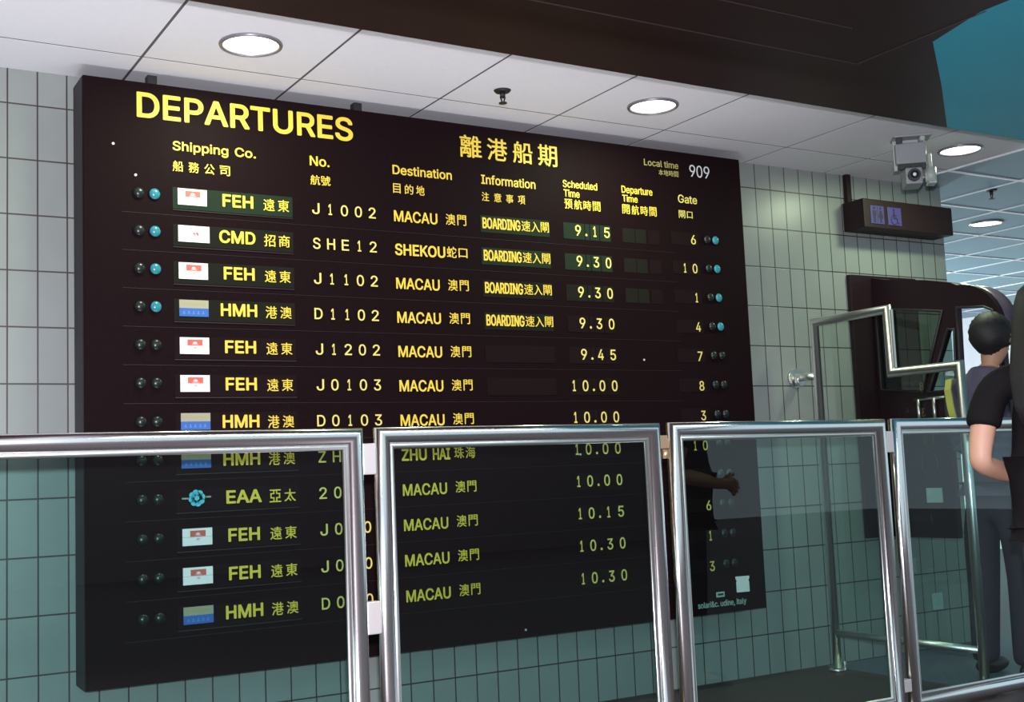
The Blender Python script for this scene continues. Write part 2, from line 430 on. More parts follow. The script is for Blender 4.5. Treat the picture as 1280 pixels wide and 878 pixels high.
head([('Scheduled', 2.994, 3.183, 2.313, 2.346, .022), ('Time', 2.997, 3.083, 2.270, 2.303, .022), ('預', 2.998, 3.042, 2.215, 2.260, .014, True), ('航', 3.050, 3.094, 2.215, 2.260, .014, True), ('時', 3.101, 3.145, 2.215, 2.260, .014, True), ('間', 3.153, 3.196, 2.215, 2.260, .014, True)])
head([('Departure', 3.321, 3.501, 2.315, 2.349, .022), ('Time', 3.323, 3.412, 2.274, 2.306, .022), ('開', 3.320, 3.363, 2.216, 2.261, .014, True), ('航', 3.373, 3.416, 2.216, 2.261, .014, True), ('時', 3.426, 3.469, 2.216, 2.261, .014, True), ('間', 3.478, 3.520, 2.216, 2.261, .014, True)])
head([('Gate', 3.654, 3.771, 2.296, 2.335, .018), ('閘', 3.654, 3.693, 2.221, 2.259, .010, True), ('口', 3.704, 3.738, 2.223, 2.256, .014, True)], 'paleyellow')
head([('Local time', 3.461, 3.667, 2.460, 2.491, .012), ('本', 3.545, 3.573, 2.420, 2.448, .008, True), ('地', 3.576, 3.603, 2.420, 2.448, .008, True), ('時', 3.607, 3.634, 2.420, 2.448, .008, True), ('間', 3.638, 3.665, 2.420, 2.448, .008, True)], 'dullyellow')
clk = text_obj('clock_digit', [('9', 3.735, 3.771, 2.431, 2.489, .0), ('0', 3.779, 3.815, 2.431, 2.489, .0), ('9', 3.824, 3.860, 2.431, 2.489, .0)], M['white_digit'], board, YT)
clk['label'] = 'white clock digit'
mk = text_obj('maker_text', [('solari&c. udine, italy', 3.636, 3.930, .381, .407, .012)], M['palegreen'], board, YT)
mk['label'] = 'pale green maker lettering'
# paper sticker and small maker's plate near the corner
bm = bmesh.new()
plate(bm, [(3.875, .436), (3.955, .434), (3.955, .480), (3.950, .488), (3.957, .497), (3.957, .508), (3.872, .510), (3.872, .498), (3.880, .490), (3.875, .482)], [], .0015, lambda u, v, w: (u, BY-.0018+w, v))
bmobj('paper_sticker', bm, M['flagwhite'], board)
bm = bmesh.new(); box(bm, 3.749, 3.799, BY-.002, BY, .423, .447, .0006, 0); box(bm, 3.757, 3.791, BY-.0026, BY-.0018, .431, .440, 0, 1)
bmobj('maker_plate', bm, [M['palegreen'], M['black']], board)
for x, z in ((3.40, 1.535), (1.02, 2.30), (1.10, 2.19), (3.02, 1.11), (2.70, .38)):
    bm = bmesh.new(); tube(bm, (x, BY-.003, z), (x, BY+.001, z), .005, 10); bmobj('screw', bm, M['hinge'], board)

TOP, PITCH = 2.121, .1409
rows = [('FEH', '遠東', 'J1002', 'MACAU', '澳門', 1, '9.15', '6', 1),
        ('CMD', '招商', 'SHE12', 'SHEKOU', '蛇口', 1, '9.30', '10', 1),
        ('FEH', '遠東', 'J1102', 'MACAU', '澳門', 1, '9.30', '1', 1),
        ('HMH', '港澳', 'D1102', 'MACAU', '澳門', 1, '9.30', '4', 1),
        ('FEH', '遠東', 'J1202', 'MACAU', '澳門', 0, '9.45', '7', 0),
        ('FEH', '遠東', 'J0103', 'MACAU', '澳門', 0, '10.00', '8', 0),
        ('HMH', '港澳', 'D0103', 'MACAU', '澳門', 0, '10.00', '3', 0),
        ('HMH', '港澳', 'ZH', 'ZHU HAI', '珠海', 0, '10.00', '10', 0),
        ('EAA', '亞太', '20  A', 'MACAU', '澳門', 0, '10.00', '', 0),
        ('FEH', '遠東', 'J0203', 'MACAU', '澳門', 0, '10.15', '6', 0),
        ('FEH', '遠東', 'J0303', 'MACAU', '澳門', 0, '10.30', '1', 0),
        ('HMH', '港澳', 'D0203', 'MACAU', '澳門', 0, '10.30', '3', 0)]
def lamp_mesh():
    me = bpy.data.meshes.new('indicator_lamp'); b = bmesh.new()
    sphere(b, (0, 0, 0), .0205, (1, .6, 1), 16, 10)
    g = [v for v in b.verts if v.co.y > .0045]; bmesh.ops.delete(b, geom=g, context='VERTS')
    tube(b, (0, .004, 0), (0, -.002, 0), .0235, 16, mi=1)
    b.to_mesh(me); b.free(); return me
lamp_on = lamp_mesh(); lamp_on.materials.append(M['lamp_on']); lamp_on.materials.append(M['board'])
lamp_off = lamp_mesh(); lamp_off.materials.append(M['lamp_off']); lamp_off.materials.append(M['board'])
def rowlamp(par, x, z, on):
    o = bpy.data.objects.new('indicator_lamp', lamp_on if on else lamp_off); COL.objects.link(o); o.parent = par
    o.location = (x, BY-.003, z)
    if on: o['label'] = 'lit cyan lamp'
def flag(par, kind, z):
    x0, x1, z0, z1, y = 1.254, 1.364, z-.031, z+.031, BY-.0045
    b = bmesh.new()
    if kind == 'EAA':
        cx, cz = 1.309, z
        for i in range(8):
            a = 2*PI*i/8+.2; tube(b, (cx+.020*math.cos(a), y, cz+.020*math.sin(a)), (cx+.020*math.cos(a), y+.002, cz+.020*math.sin(a)), .0115, 12, mi=0)
        tube(b, (cx, y, cz), (cx, y+.002, cz), .021, 16, mi=0)
        for i in range(6):
            a = 2*PI*i/6; tube(b, (cx+.011*math.cos(a), y-.0006, cz+.011*math.sin(a)), (cx+.011*math.cos(a), y+.001, cz+.011*math.sin(a)), .0025, 8, mi=2)
        box(b, x0, cx-.032, y, y+.002, z-.003, z+.003, 0, 1); box(b, cx+.034, x1-.002, y, y+.002, z, z+.006, 0, 1)
        o = bmobj('company_flag', b, [M['cyan'], M['flagtan'], M['board']], par); o['label'] = 'cyan flower emblem between two grey dashes'
    elif kind == 'HMH':
        box(b, x0, x1, y, y+.003, z, z1, 0, 0); box(b, x0, x1, y, y+.003, z0, z, 0, 1)
        for i in range(11):
            x = x0+.008+i*.0088; box(b, x, x+.0048, y-.0005, y, z+.012, z+.021, 0, 3)
        for i in range(5):
            x = x0+.012+i*.018; box(b, x, x+.011, y-.0005, y, z-.022, z-.019, 0, 2); box(b, x+.003, x+.008, y-.0005, y, z-.018, z-.011, 0, 2)
        o = bmobj('company_flag', b, [M['flagtan'], M['flagblue'], M['flaglight'], M['dullyellow']], par); o['label'] = 'flag with tan upper half and blue lower half'
    elif kind == 'CMD':
        box(b, x0, x1+.008, y, y+.003, z0, z1, 0, 0)
        cx = (x0+x1)/2+.006
        for dx, w in ((-.004, .005), (.006, .008)):
            plate(b, [(cx+dx-w, z-.003), (cx+dx+w*.4, z+.008), (cx+dx+w, z+.006), (cx+dx+w*1.3, z-.009), (cx+dx+w*.4, z-.004), (cx+dx, z+.001)], [], .0006, lambda u, v, w_: (u, y-.0006+w_, v), 1)
        for k in range(7):
            a = PI*.65+k*.24; box(b, cx+.022*math.cos(a)-.0014, cx+.022*math.cos(a)+.0014, y-.0006, y, z+.013*math.sin(a)-.0016, z+.013*math.sin(a)+.0016, 0, 2)
            a += PI; box(b, cx+.024*math.cos(a)-.0012, cx+.024*math.cos(a)+.0012, y-.0006, y, z+.014*math.sin(a)-.0014, z+.014*math.sin(a)+.0014, 0, 2)
        o = bmobj('company_flag', b, [M['flagwhite'], M['flagred'], M['flagpink']], par); o['label'] = 'white flag with a faint red emblem'
    else:
        box(b, x0, x1, y, y+.003, z0, z1, 0, 0)
        ex0, ex1, ez0, ez1 = x0+.028, x0+.085, z+.001, z+.023
        box(b, ex0, ex1, y-.0006, y, ez0, ez1, 0, 1); cx = (ex0+ex1)/2
        def petal(px, pz, ang, ln, w, mi, flip=1):
            pts = [(0, 0), (w, ln*.5), (0, ln), (-w, ln*.5)]
            c, s = math.cos(ang), math.sin(ang)
            plate(b, [(px+u*c+v*s, pz+flip*(-u*s+v*c)) for u, v in pts], [], .0006, lambda u, v, w_: (u, y-.0011+w_, v), mi)
        for a in (-1.15, -.6, 0, .6, 1.15): petal(cx, ez0+.006, a, .0110, .0015, 0)
        box(b, cx-.012, cx+.012, y-.0011, y-.0005, ez0+.003, ez0+.0042, 0, 0)
        for a in (-1.05, -.5, 0, .5, 1.05): petal(cx, z-.004, a, .0115, .0012, 2, -1)
        box(b, x0, x1, y-.0005, y, z-.0008, z+.0002, 0, 3)
        o = bmobj('company_flag', b, [M['flagwhite'], M['flagred'], M['flagpink'], M['flagtan']], par); o['label'] = 'white flag with a red block and white petals'
for i, (co, coc, no, de, dec, info, tm, gate, lit) in enumerate(rows):
    z = TOP-PITCH*i
    b = bmesh.new()
    smat = 1 if i == 0 else 0 if i < 4 else 2
    box(b, 1.235, 1.707, BY-.0018, BY, z-.046, z+.036, .0006, smat)                                  # company window
    if info or i in (4, 5): box(b, 2.558, 2.911, BY-.0018, BY, z-.044, z+.030, .0006, (1 if i < 2 else 0) if info else 2)
    for x0, x1 in ((2.986, 3.100), (3.104, 3.128), (3.132, 3.182), (3.186, 3.246)):                   # time flaps
        box(b, x0, x1, BY-.0018, BY, z-.044, z+.030, .0006, (1 if i < 2 else 0) if i < 3 else 2)
    if i < 3:
        for x0, x1 in ((3.314, 3.384), (3.388, 3.450), (3.462, 3.53)): box(b, x0, x1, BY-.0016, BY, z-.040, z+.027, .0006, 0 if x1 < 3.46 else 2)
    box(b, 3.60, 3.765, BY-.0016, BY, z-.032, z+.032, .0006, 2)
    box(b, 1.05, 3.62, BY-.0012, BY, z-.0722, z-.0708, 0, 3); box(b, 1.235, 1.707, BY-.0030, BY, z-.052, z-.0485, 0, 3)
    row = bmobj('departure_row', b, [M['strip'], M['stripgreen'], M['stripdark'], M['ridge']], board)
    row['label'] = 'row of flaps: %s %s to %s at %s' % (co, no.replace('  ', ' '), de, tm)
    yy = BY-.0024
    flag(row, co, z+.002)
    w0, w1 = {'FEH': (1.425, 1.546), 'CMD': (1.410, 1.552), 'HMH': (1.411, 1.553), 'EAA': (1.420, 1.556)}[co]
    text_obj('company_text', [(co, w0, w1, z-.0235, z+.0245, .034), (coc[0], 1.587, 1.633, z-.027, z+.021, .012, True), (coc[1], 1.646, 1.692, z-.026, z+.021, .012, True)], M['yellow'], row, yy, 'company_character')
    it = []
    for k, ch in enumerate(no):
        if ch != ' ':
            wd = {'1': .015, 'H': .034, 'M': .036, 'D': .034, 'A': .034}.get(ch, .031); cx = 1.804+k*.0612
            it.append((ch, cx-wd/2, cx+wd/2, z-.0235, z+.0205, .012))
    text_obj('number_digit', it, M['paleyellow'], row, yy)
    if de == 'MACAU': it = [(de, 2.147, 2.348, z-.0275, z+.0185, .022), (dec[0], 2.388, 2.434, z-.025, z+.023, .010, True), (dec[1], 2.444, 2.487, z-.024, z+.022, .010, True)]
    elif de == 'SHEKOU': it = [(de, 2.147, 2.380, z-.0275, z+.0195, .030), (dec[0], 2.388, 2.434, z-.025, z+.023, .014, True), (dec[1], 2.444, 2.487, z-.022, z+.018, .018, True)]
    else: it = [('ZHU', 2.147, 2.260, z-.0275, z+.0195, .030), ('HAI', 2.288, 2.368, z-.0275, z+.0195, .030), (dec[0], 2.388, 2.434, z-.025, z+.023, .014, True), (dec[1], 2.442, 2.488, z-.025, z+.023, .014, True)]
    text_obj('destination_text', it, M['yellow'], row, yy, 'destination_character')
    if info:
        text_obj('information_text', [('BOARDING', 2.567, 2.758, z-.027, z+.020, .030), ('速', 2.764, 2.810, z-.026, z+.021, .010, True), ('入', 2.814, 2.858, z-.026, z+.020, .012, True), ('閘', 2.864, 2.907, z-.025, z+.021, .010, True)], M['yellow'], row, yy, 'information_character')
    h, mnt = tm.split('.')
    cs = {1: [3.064], 2: [3.003, 3.064]}[len(h)]
    it = [(c, x-(.008 if c == '1' else .0155), x+(.008 if c == '1' else .0155), z-.0265, z+.0215, .014) for c, x in zip(h, cs)]
    it += [('.', 3.104, 3.113, z-.0265, z+.0215, .02)]
    it[-1] = ('.', 3.103, 3.114, z-.0265, z-.0155, .02, True)
    it += [(c, x-(.008 if c == '1' else .0155), x+(.008 if c == '1' else .0155), z-.0265, z+.0215, .014) for c, x in zip(mnt, (3.156, 3.224))]
    text_obj('time_digit', it, M['paleyellow'], row, yy)
    if gate:
        cs = [3.733] if len(gate) == 1 else [3.672, 3.733]
        text_obj('gate_digit', [(c, x-(.007 if c == '1' else .0145), x+(.007 if c == '1' else .0145), z-.024, z+.021, .010) for c, x in zip(gate, cs)], M['paleyellow'], row, yy)
    rowlamp(row, 1.111, z+.003, 0); rowlamp(row, 1.1685, z+.003, lit)
    rowlamp(row, 3.818, z+.004, 0); rowlamp(row, 3.870, z+.004, lit)

# ------------------------------------------------------------------ toilet sign
sign = empty('toilet_sign', (5.29, 0, 2.27), 'dark box sign with blue toilet and wheelchair pictograms on the wall', 'sign')
bm = bmesh.new(); box(bm, 4.936, 5.645, -.15, -.001, 2.272, 2.430, .004); bmobj('sign_box', bm, M['sign'], sign)
bm = bmesh.new(); box(bm, 4.952, 4.985, -.03, -.001, 2.428, ZC-.0005, .002); bmobj('mounting_bar', bm, M['sign'], sign)
def picto(x0, x1, kind):
    y = -.1535
    b = bmesh.new(); box(b, x0, x1, y, -.149, 2.295, 2.394, .001, 0)
    w = x1-x0; y -= .0008
    def disc(cx, cz, r): tube(b, (cx, y, cz), (cx, y+.001, cz), r, 14, mi=1)
    if kind == 'toilet':
        for k, cx in enumerate((x0+w*.27, x0+w*.74)):
            disc(cx, 2.380, .008)
            if k == 0: plate(b, [(cx-.014, 2.368), (cx+.014, 2.368), (cx+.014, 2.340), (cx+.009, 2.340), (cx+.009, 2.302), (cx-.009, 2.302), (cx-.009, 2.340), (cx-.014, 2.340)], [], .0008, lambda u, v, q: (u, y+q, v), 1)
            else: plate(b, [(cx-.008, 2.368), (cx+.008, 2.368), (cx+.019, 2.328), (cx+.008, 2.328), (cx+.007, 2.302), (cx-.007, 2.302), (cx-.008, 2.328), (cx-.019, 2.328)], [], .0008, lambda u, v, q: (u, y+q, v), 1)
        box(b, x0+w*.5-.0015, x0+w*.5+.0015, y, y+.001, 2.301, 2.388, 0, 1)
    else:
        cx = (x0+x1)/2-.006; disc(cx, 2.381, .008)
        plate(b, [(cx-.005, 2.371), (cx+.005, 2.371), (cx+.006, 2.352), (cx+.022, 2.352), (cx+.022, 2.345), (cx+.006, 2.345), (cx+.006, 2.338), (cx+.024, 2.338), (cx+.032, 2.310), (cx+.039, 2.312), (cx+.039, 2.304), (cx+.026, 2.304), (cx+.018, 2.330), (cx-.005, 2.330)], [], .0008, lambda u, v, q: (u, y+q, v), 1)
        ring = [(cx+.001+.025*math.cos(a), 2.325+.025*math.sin(a)) for a in [PI*.62+k*.28 for k in range(18)]]
        for p, q in zip(ring, ring[1:]): tube(b, (p[0], y+.0005, p[1]), (q[0], y+.0005, q[1]), .0025, 6, mi=1)
    bmobj('pictogram', b, [M['signblue'], M['signink']], sign)
picto(4.985, 5.087, 'toilet'); picto(5.117, 5.222, 'wheel')

# ------------------------------------------------------------------ security camera on the ceiling
cc = empty('security_camera', (4.69, -.72, ZC), 'grey security camera housing with a bright lens hung from the white ceiling', 'security camera')
A = Vector((4.69, -.70, 0))
def rotz(bm, deg, c, tilt=0):
    bmesh.ops.transform(bm, matrix=Matrix.Translation(c) @ Matrix.Rotation(math.radians(deg), 4, 'Z') @ Matrix.Rotation(math.radians(tilt), 4, 'X') @ Matrix.Translation(-Vector(c)), verts=bm.verts)
C0 = Vector((4.69, -.70, 2.45)); YAW = -40
bm = bmesh.new(); box(bm, 4.60, 4.78, -.76, -.64, ZC-.012, ZC-.0005, .003); rotz(bm, YAW, C0); bmobj('ceiling_plate', bm, M['cctv'], cc)
bm = bmesh.new(); box(bm, 4.608, 4.752, -.735, -.69, 2.452, 2.555, .006); rotz(bm, YAW, C0); bmobj('front_cover', bm, M['cctv'], cc)
bm = bmesh.new(); box(bm, 4.603, 4.757, -.69, -.675, 2.43, 2.579, .003); rotz(bm, YAW, C0); bmobj('back_plate', bm, M['cctvlight'], cc)
bm = bmesh.new(); box(bm, 4.612, 4.640, -.76, -.735, 2.55, 2.575, .003); rotz(bm, YAW, C0); bmobj('knob', bm, M['cctvdark'], cc)
bm = bmesh.new(); tube(bm, (4.735, -.75, 2.57), (4.735, -.68, 2.57), .012, 14); rotz(bm, YAW, C0); bmobj('knob', bm, M['cctvlight'], cc)
bm = bmesh.new(); box(bm, 4.618, 4.75, -.725, -.69, 2.430, 2.452, .002)
for k in range(5): box(bm, 4.622+k*.026, 4.640+k*.026, -.735, -.70, 2.425, 2.440, .001)
rotz(bm, YAW, C0); bmobj('pivot', bm, M['cctvdark'], cc)
bm = bmesh.new(); box(bm, 4.643, 4.722, -.76, -.62, 2.345, 2.425, .006); rotz(bm, YAW, C0); bmobj('camera_body', bm, M['cctv'], cc)
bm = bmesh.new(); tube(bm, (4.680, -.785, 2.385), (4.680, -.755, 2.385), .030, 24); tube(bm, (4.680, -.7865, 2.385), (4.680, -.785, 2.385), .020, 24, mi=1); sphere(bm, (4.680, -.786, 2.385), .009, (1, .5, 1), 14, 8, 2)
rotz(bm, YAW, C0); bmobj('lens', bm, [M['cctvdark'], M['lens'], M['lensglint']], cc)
bm = bmesh.new(); tube(bm, (4.770, -.70, 2.36), (4.770, -.70, 2.43), .026, 18); rotz(bm, YAW, C0); bmobj('side_canister', bm, M['cctvlight'], cc)
bm = bmesh.new(); box(bm, 4.762, 4.778, -.71, -.69, 2.43, 2.50, .003); rotz(bm, YAW, C0); bmobj('side_arm', bm, M['cctvlight'], cc)
bm = bmesh.new(); box(bm, 4.752, 4.790, -.735, -.66, 2.348, 2.358, .002); rotz(bm, YAW, C0); bmobj('side_bracket', bm, M['cctvlight'], cc)

# ------------------------------------------------------------------ ceiling lamps and sprinklers
def downlight(x, y, label, r=.098, power=11):
    t = empty('ceiling_downlight', (x, y, ZC), label, 'ceiling light', 'round downlights in the ceiling')
    b = bmesh.new()
    sweep(b, [(x+(r+.006)*math.cos(a), y+(r+.006)*math.sin(a), ZC-.004) for a in [2*PI*k/36 for k in range(36)]], circ(.008, 8), True, 0, (0, 0, 1))
    bmobj('rim', b, M['rim'], t, True)
    b = bmesh.new(); sphere(b, (x, y, ZC-.001), r, (1, 1, .10), 32, 10)
    bmesh.ops.delete(b, geom=[v for v in b.verts if v.co.z > ZC], context='VERTS')
    bmobj('diffuser', b, M['lamp_glow'], t, True)
    l = bpy.data.lights.new('downlight_lamp', 'AREA'); l.shape = 'DISK'; l.size = r*1.9; l.energy = power; l.color = (.82, 1, .66)
    o = bpy.data.objects.new('downlight_lamp', l); COL.objects.link(o); o.parent = t; o.location = (0, 0, -.02)
    return t
downlight(1.400, -.597, 'round bright ceiling downlight above the big word DEPARTURES')
downlight(3.190, -.597, 'round bright ceiling downlight above the right half of the board')
downlight(5.128, -.640, 'round bright ceiling downlight right beside the security camera')
downlight(6.937, .600, 'small far ceiling downlight right of the toilet sign, in the hall beyond')
def sprinkler(x, y, label):
    t = empty('ceiling_sprinkler', (x, y, ZC), label, 'sprinkler', 'sprinklers in the ceiling')
    b = bmesh.new(); tube(b, (x, y, ZC-.0005), (x, y, ZC-.008), .036, 24, .030); bmobj('escutcheon', b, M['black'], t)
    b = bmesh.new(); tube(b, (x, y, ZC-.008), (x, y, ZC-.030), .011, 12)
    for s in (-1, 1): tube(b, (x+s*.011, y, ZC-.028), (x+s*.003, y, ZC-.052), .003, 8)
    bmobj('nozzle', b, M['black'], t)
    b = bmesh.new(); tube(b, (x, y, ZC-.052), (x, y, ZC-.055), .017, 16); bmobj('deflector', b, M['black'], t)
sprinkler(2.487, -.511, 'small dark sprinkler in the white ceiling above the board, between two downlights')
sprinkler(6.10, -.08, 'small dark sprinkler in the bluish ceiling of the hall beyond')

# ------------------------------------------------------------------ fence of glass panels in steel frames
FY = -1.098; FR = .0265; FZ0, FZ1 = .038, 1.1989-FR; PW = 1.133
def fence_panel(label, hinge_z, hinge_m):
    t = empty('glass_fence_panel', (0, FY, 0), label, 'fence panel', 'steel framed glass panels of the fence')
    x0, x1 = FR, PW-FR
    b = bmesh.new(); sweep(b, [(x0, 0, FZ0), (x1, 0, FZ0), (x1, 0, FZ1), (x0, 0, FZ1)], circ(FR, 28), True)
    bmobj('frame', b, M['steel'], t, False, 0)
    i = FR+.006; b = bmesh.new()
    sweep(b, [(x0+i, 0, FZ0+i), (x1-i, 0, FZ0+i), (x1-i, 0, FZ1-i), (x0+i, 0, FZ1-i)], circ(.0095, 12), True)
    bmobj('glazing_bead', b, M['steel2'], t, False, 0)
    b = bmesh.new(); box(b, x0+i, x1-i, -.003, .003, FZ0+i, FZ1-i); bmobj('glass_pane', b, M['glass'], t, False, 0)
    for x in (x0, x1):
        b = bmesh.new(); tube(b, (x, 0, 0), (x, 0, FZ0-.01), .017, 16); tube(b, (x, 0, 0), (x, 0, .008), .034, 20); bmobj('foot', b, M['steel2'], t, False, 0)
    for k, (a, c) in enumerate(hinge_z):
        b = bmesh.new(); gx = PW+.0205
        if hinge_m == 'brass':
            box(b, PW-.006, gx+.012, -.012, .012, c-.048, c, .003); tube(b, (gx, -.008, a), (gx, -.008, c-.05), .012, 14); box(b, gx-.004, PW+.0395, -.010, .010, c-.045, c-.012, .003)
        else:
            box(b, PW-.006, PW+.0395, -.016, .016, a, c, .003)
        bmobj('hinge', b, M[hinge_m if k == 0 or hinge_m == 'brass' else 'hinge'], t, False, 0)
    return t
def move(t, x): t.location.x = x
p = fence_panel('steel framed glass fence panel in front of the SHIPPING CO. column, leftmost panel', [(1.052, 1.149), (.56, .66)], 'hinge'); move(p, .4272)
p = fence_panel('steel framed glass fence panel in front of the destination and time columns', [(1.068, 1.152), (.10, .15)], 'brass'); move(p, 1.6003)
p = fence_panel('steel framed glass fence panel in front of the gate numbers and board corner', [(1.060, 1.147), (.09, .14)], 'hinge'); move(p, 2.7739)
p = fence_panel('steel framed glass fence panel behind the woman in black, rightmost panel', [], 'hinge'); move(p, 3.9475)

# ------------------------------------------------------------------ stepped barrier wing at right angles to the wall
BXP = 4.5
wing = empty('barrier_screen', (BXP, -.6, 0), 'stepped steel tube barrier with glass pane standing out from the tiled wall', 'barrier')
r = .0215
b = bmesh.new(); sweep(b, [(BXP, -.165, .015), (BXP, -.165, 1.742), (BXP, -.64, 1.742), (BXP, -.64, 1.437), (BXP, -1.03, 1.437), (BXP, -1.03, .015)], circ(r, 20), False, 0, (1, 0, 0))
bmobj('tube_frame', b, M['steel2'], wing)
b = bmesh.new(); tube(b, (BXP, -.165, .185), (BXP, -1.03, .185), .017, 16); bmobj('bottom_rail', b, M['steel2'], wing)
b = bmesh.new(); tube(b, (BXP, -.64, 1.437), (BXP, -.64, 1.72), .012, 14); 
box(b, BXP-.006, BXP+.006, -.672, -.655, 1.46, 1.74, .002); bmobj('glazing_bead', b, M['steel2'], wing)
b = bmesh.new(); plate(b, [(-.165, .185), (-.165, 1.742), (-.64, 1.742), (-.64, 1.437), (-1.03, 1.437), (-1.03, .185)], [], .006, lambda u, v, w: (BXP-.003+w, u, v))
bmobj('glass_pane', b, glass_material('barrier_glass', (.93, .96, .94)), wing)
b = bmesh.new(); tube(b, (BXP, -.001, 1.470), (BXP, -.012, 1.470), .050, 24); tube(b, (BXP, -.012, 1.470), (BXP, -.150, 1.470), .019, 16); tube(b, (BXP, -.02, 1.452), (BXP, -.05, 1.452), .026, 14)
bmobj('wall_bracket', b, M['steel2'], wing)
for y in (-.165, -1.03):
    b = bmesh.new(); tube(b, (BXP, y, 0), (BXP, y, .012), .042, 20); tube(b, (BXP+.03, y-.02, .012), (BXP+.03, y-.02, .045), .008, 10); bmobj('floor_flange', b, M['steel2'], wing)

# ------------------------------------------------------------------ dark rounded booth on the wall
booth = empty('phone_booth', (5.1, -.3, .62), 'dark rounded booth hood with glazed side fixed to the tiled wall behind the barrier', 'booth')
b = bmesh.new(); box(b, 4.925, 5.45, -.03, -.001, .62, 2.035, .006); bmobj('back_board', b, M['booth'], booth)
XB = 5.085
out = [(-.03, 2.02), (-.125, 1.997), (-.39, 1.952), (-.54, 1.916)]
for k in range(9):
    a = PI*.5*k/8; out.append((-.585-.245*math.sin(a), 1.66+.235*math.cos(a)))
out += [(-.825, 1.36), (-.80, 1.27), (-.50, 1.22), (-.475, 1.15), (-.475, .62), (-.03, .62)]
win_dark = [(-.05, 1.850), (-.485, 1.776), (-.325, 1.372), (-.05, 1.405)]
win_teal = [(-.512, 1.68), (-.552, 1.672), (-.535, 1.365), (-.36, 1.368)]
win_lit = [(-.577, 1.780), (-.735, 1.764), (-.783, 1.742), (-.808, 1.695), (-.805, 1.40), (-.565, 1.372)]
win_low = [(-.25, 1.335), (-.55, 1.335), (-.50, 1.24), (-.25, 1.24)]
b = bmesh.new(); plate(b, out, [win_dark, win_teal, win_lit], .035, lambda u, v, w: (XB+w, u, v)); bmobj('side_panel', b, M['booth'], booth)
for nm, w_, m in (('window_pane', win_dark, 'glassb'), ('window_pane', win_teal, 'glasst'), ('window_pane', win_lit, 'glassc')):
    b = bmesh.new(); plate(b, w_, [], .006, lambda u, v, w: (XB+.012+w, u, v)); bmobj(nm, b, M[m], booth)
    b = bmesh.new(); sweep(b, [(XB-.004, u, v) for u, v in w_], circ(.0065, 8), True, 0, (1, 0, 0)); bmobj('window_seal', b, M['black'], booth)
b = bmesh.new(); top = out[:13]
for i in range(len(top)-1):
    (u0, v0), (u1, v1) = top[i], top[i+1]
    vs = [b.verts.new(p_) for p_ in ((XB+.035, u0, v0), (XB+.035, u1, v1), (5.22, u1, v1), (5.22, u0, v0), (XB+.035, u0*.965, v0-.03), (XB+.035, u1*.965, v1-.03), (5.22, u1*.965, v1-.03), (5.22, u0*.965, v0-.03))]
    for f in ((0, 1, 2, 3), (4, 7, 6, 5), (0, 4, 5, 1), (3, 2, 6, 7)): b.faces.new([vs[q] for q in f]).smooth = True
bmesh.ops.remove_doubles(b, verts=b.verts, dist=.0005)
bmobj('roof_shell', b, M['boothroof'], booth)
b = bmesh.new()
for y in (-.30, -.40, -.50): tube(b, (XB-.014, y, 1.20), (XB-.014, y, 1.335), .010, 12)
tube(b, (XB-.010, -.27, 1.335), (XB-.010, -.53, 1.335), .008, 10)
bmobj('grab_bars', b, M['steel2'], booth)
b = bmesh.new(); box(b, XB-.006, XB, -.40, -.30, .80, .875, .001); bmobj('notice_plate', b, M['plate'], booth)
b = bmesh.new(); sweep(b, [(XB-.006, -.34+.05*math.cos(a), 1.0+.06*math.sin(a)) for a in [2*PI*k/20 for k in range(20)]], circ(.006, 8), True, 0, (1, 0, 0)); bmobj('dial_ring', b, M['black'], booth)

b = bmesh.new(); box(b, 5.412, 5.492, -.010, -.001, .200, .290, .002, 0); box(b, 5.430, 5.474, -.013, -.009, .225, .262, .001, 1)
tag(bmobj('outlet_plate', b, [M['plate'], M['palegreen']]), 'small pale square outlet plate low on the tiled wall below the booth', 'outlet plate')

# ------------------------------------------------------------------ people
def skin(name, V, E, m, parent, sub=2, root=0, mw=None):
    """V: {key: (x, y, z, rx[, ry])}; a smooth continuous surface grown along the edges"""
    keys = list(V); ix = {k: i for i, k in enumerate(keys)}
    me = bpy.data.meshes.new('s'); me.from_pydata([V[k][:3] for k in keys], [(ix[a], ix[c]) for a, c in E], [])
    o = bpy.data.objects.new('s', me); COL.objects.link(o)
    md = o.modifiers.new('skin', 'SKIN'); md.use_smooth_shade = True; md.branch_smoothing = .4
    for i, k in enumerate(keys):
        sv = me.skin_vertices[0].data[i]; rr = V[k][3:]
        sv.radius = (rr[0], rr[1] if len(rr) > 1 else rr[0]); sv.use_root = (i == root)
    sb = o.modifiers.new('sub', 'SUBSURF'); sb.levels = sub; sb.render_levels = sub
    dg = bpy.context.evaluated_depsgraph_get(); dg.update()
    out_ = bpy.data.meshes.new_from_object(o.evaluated_get(dg)); out_.name = name
    bpy.data.objects.remove(o); bpy.data.meshes.remove(me)
    out_.materials.clear(); out_.materials.append(m)
    for p_ in out_.polygons: p_.use_smooth = True
    q = bpy.data.objects.new(name, out_); COL.objects.link(q); q.parent = parent
    return q
def chain(*ks): return list(zip(ks, ks[1:]))
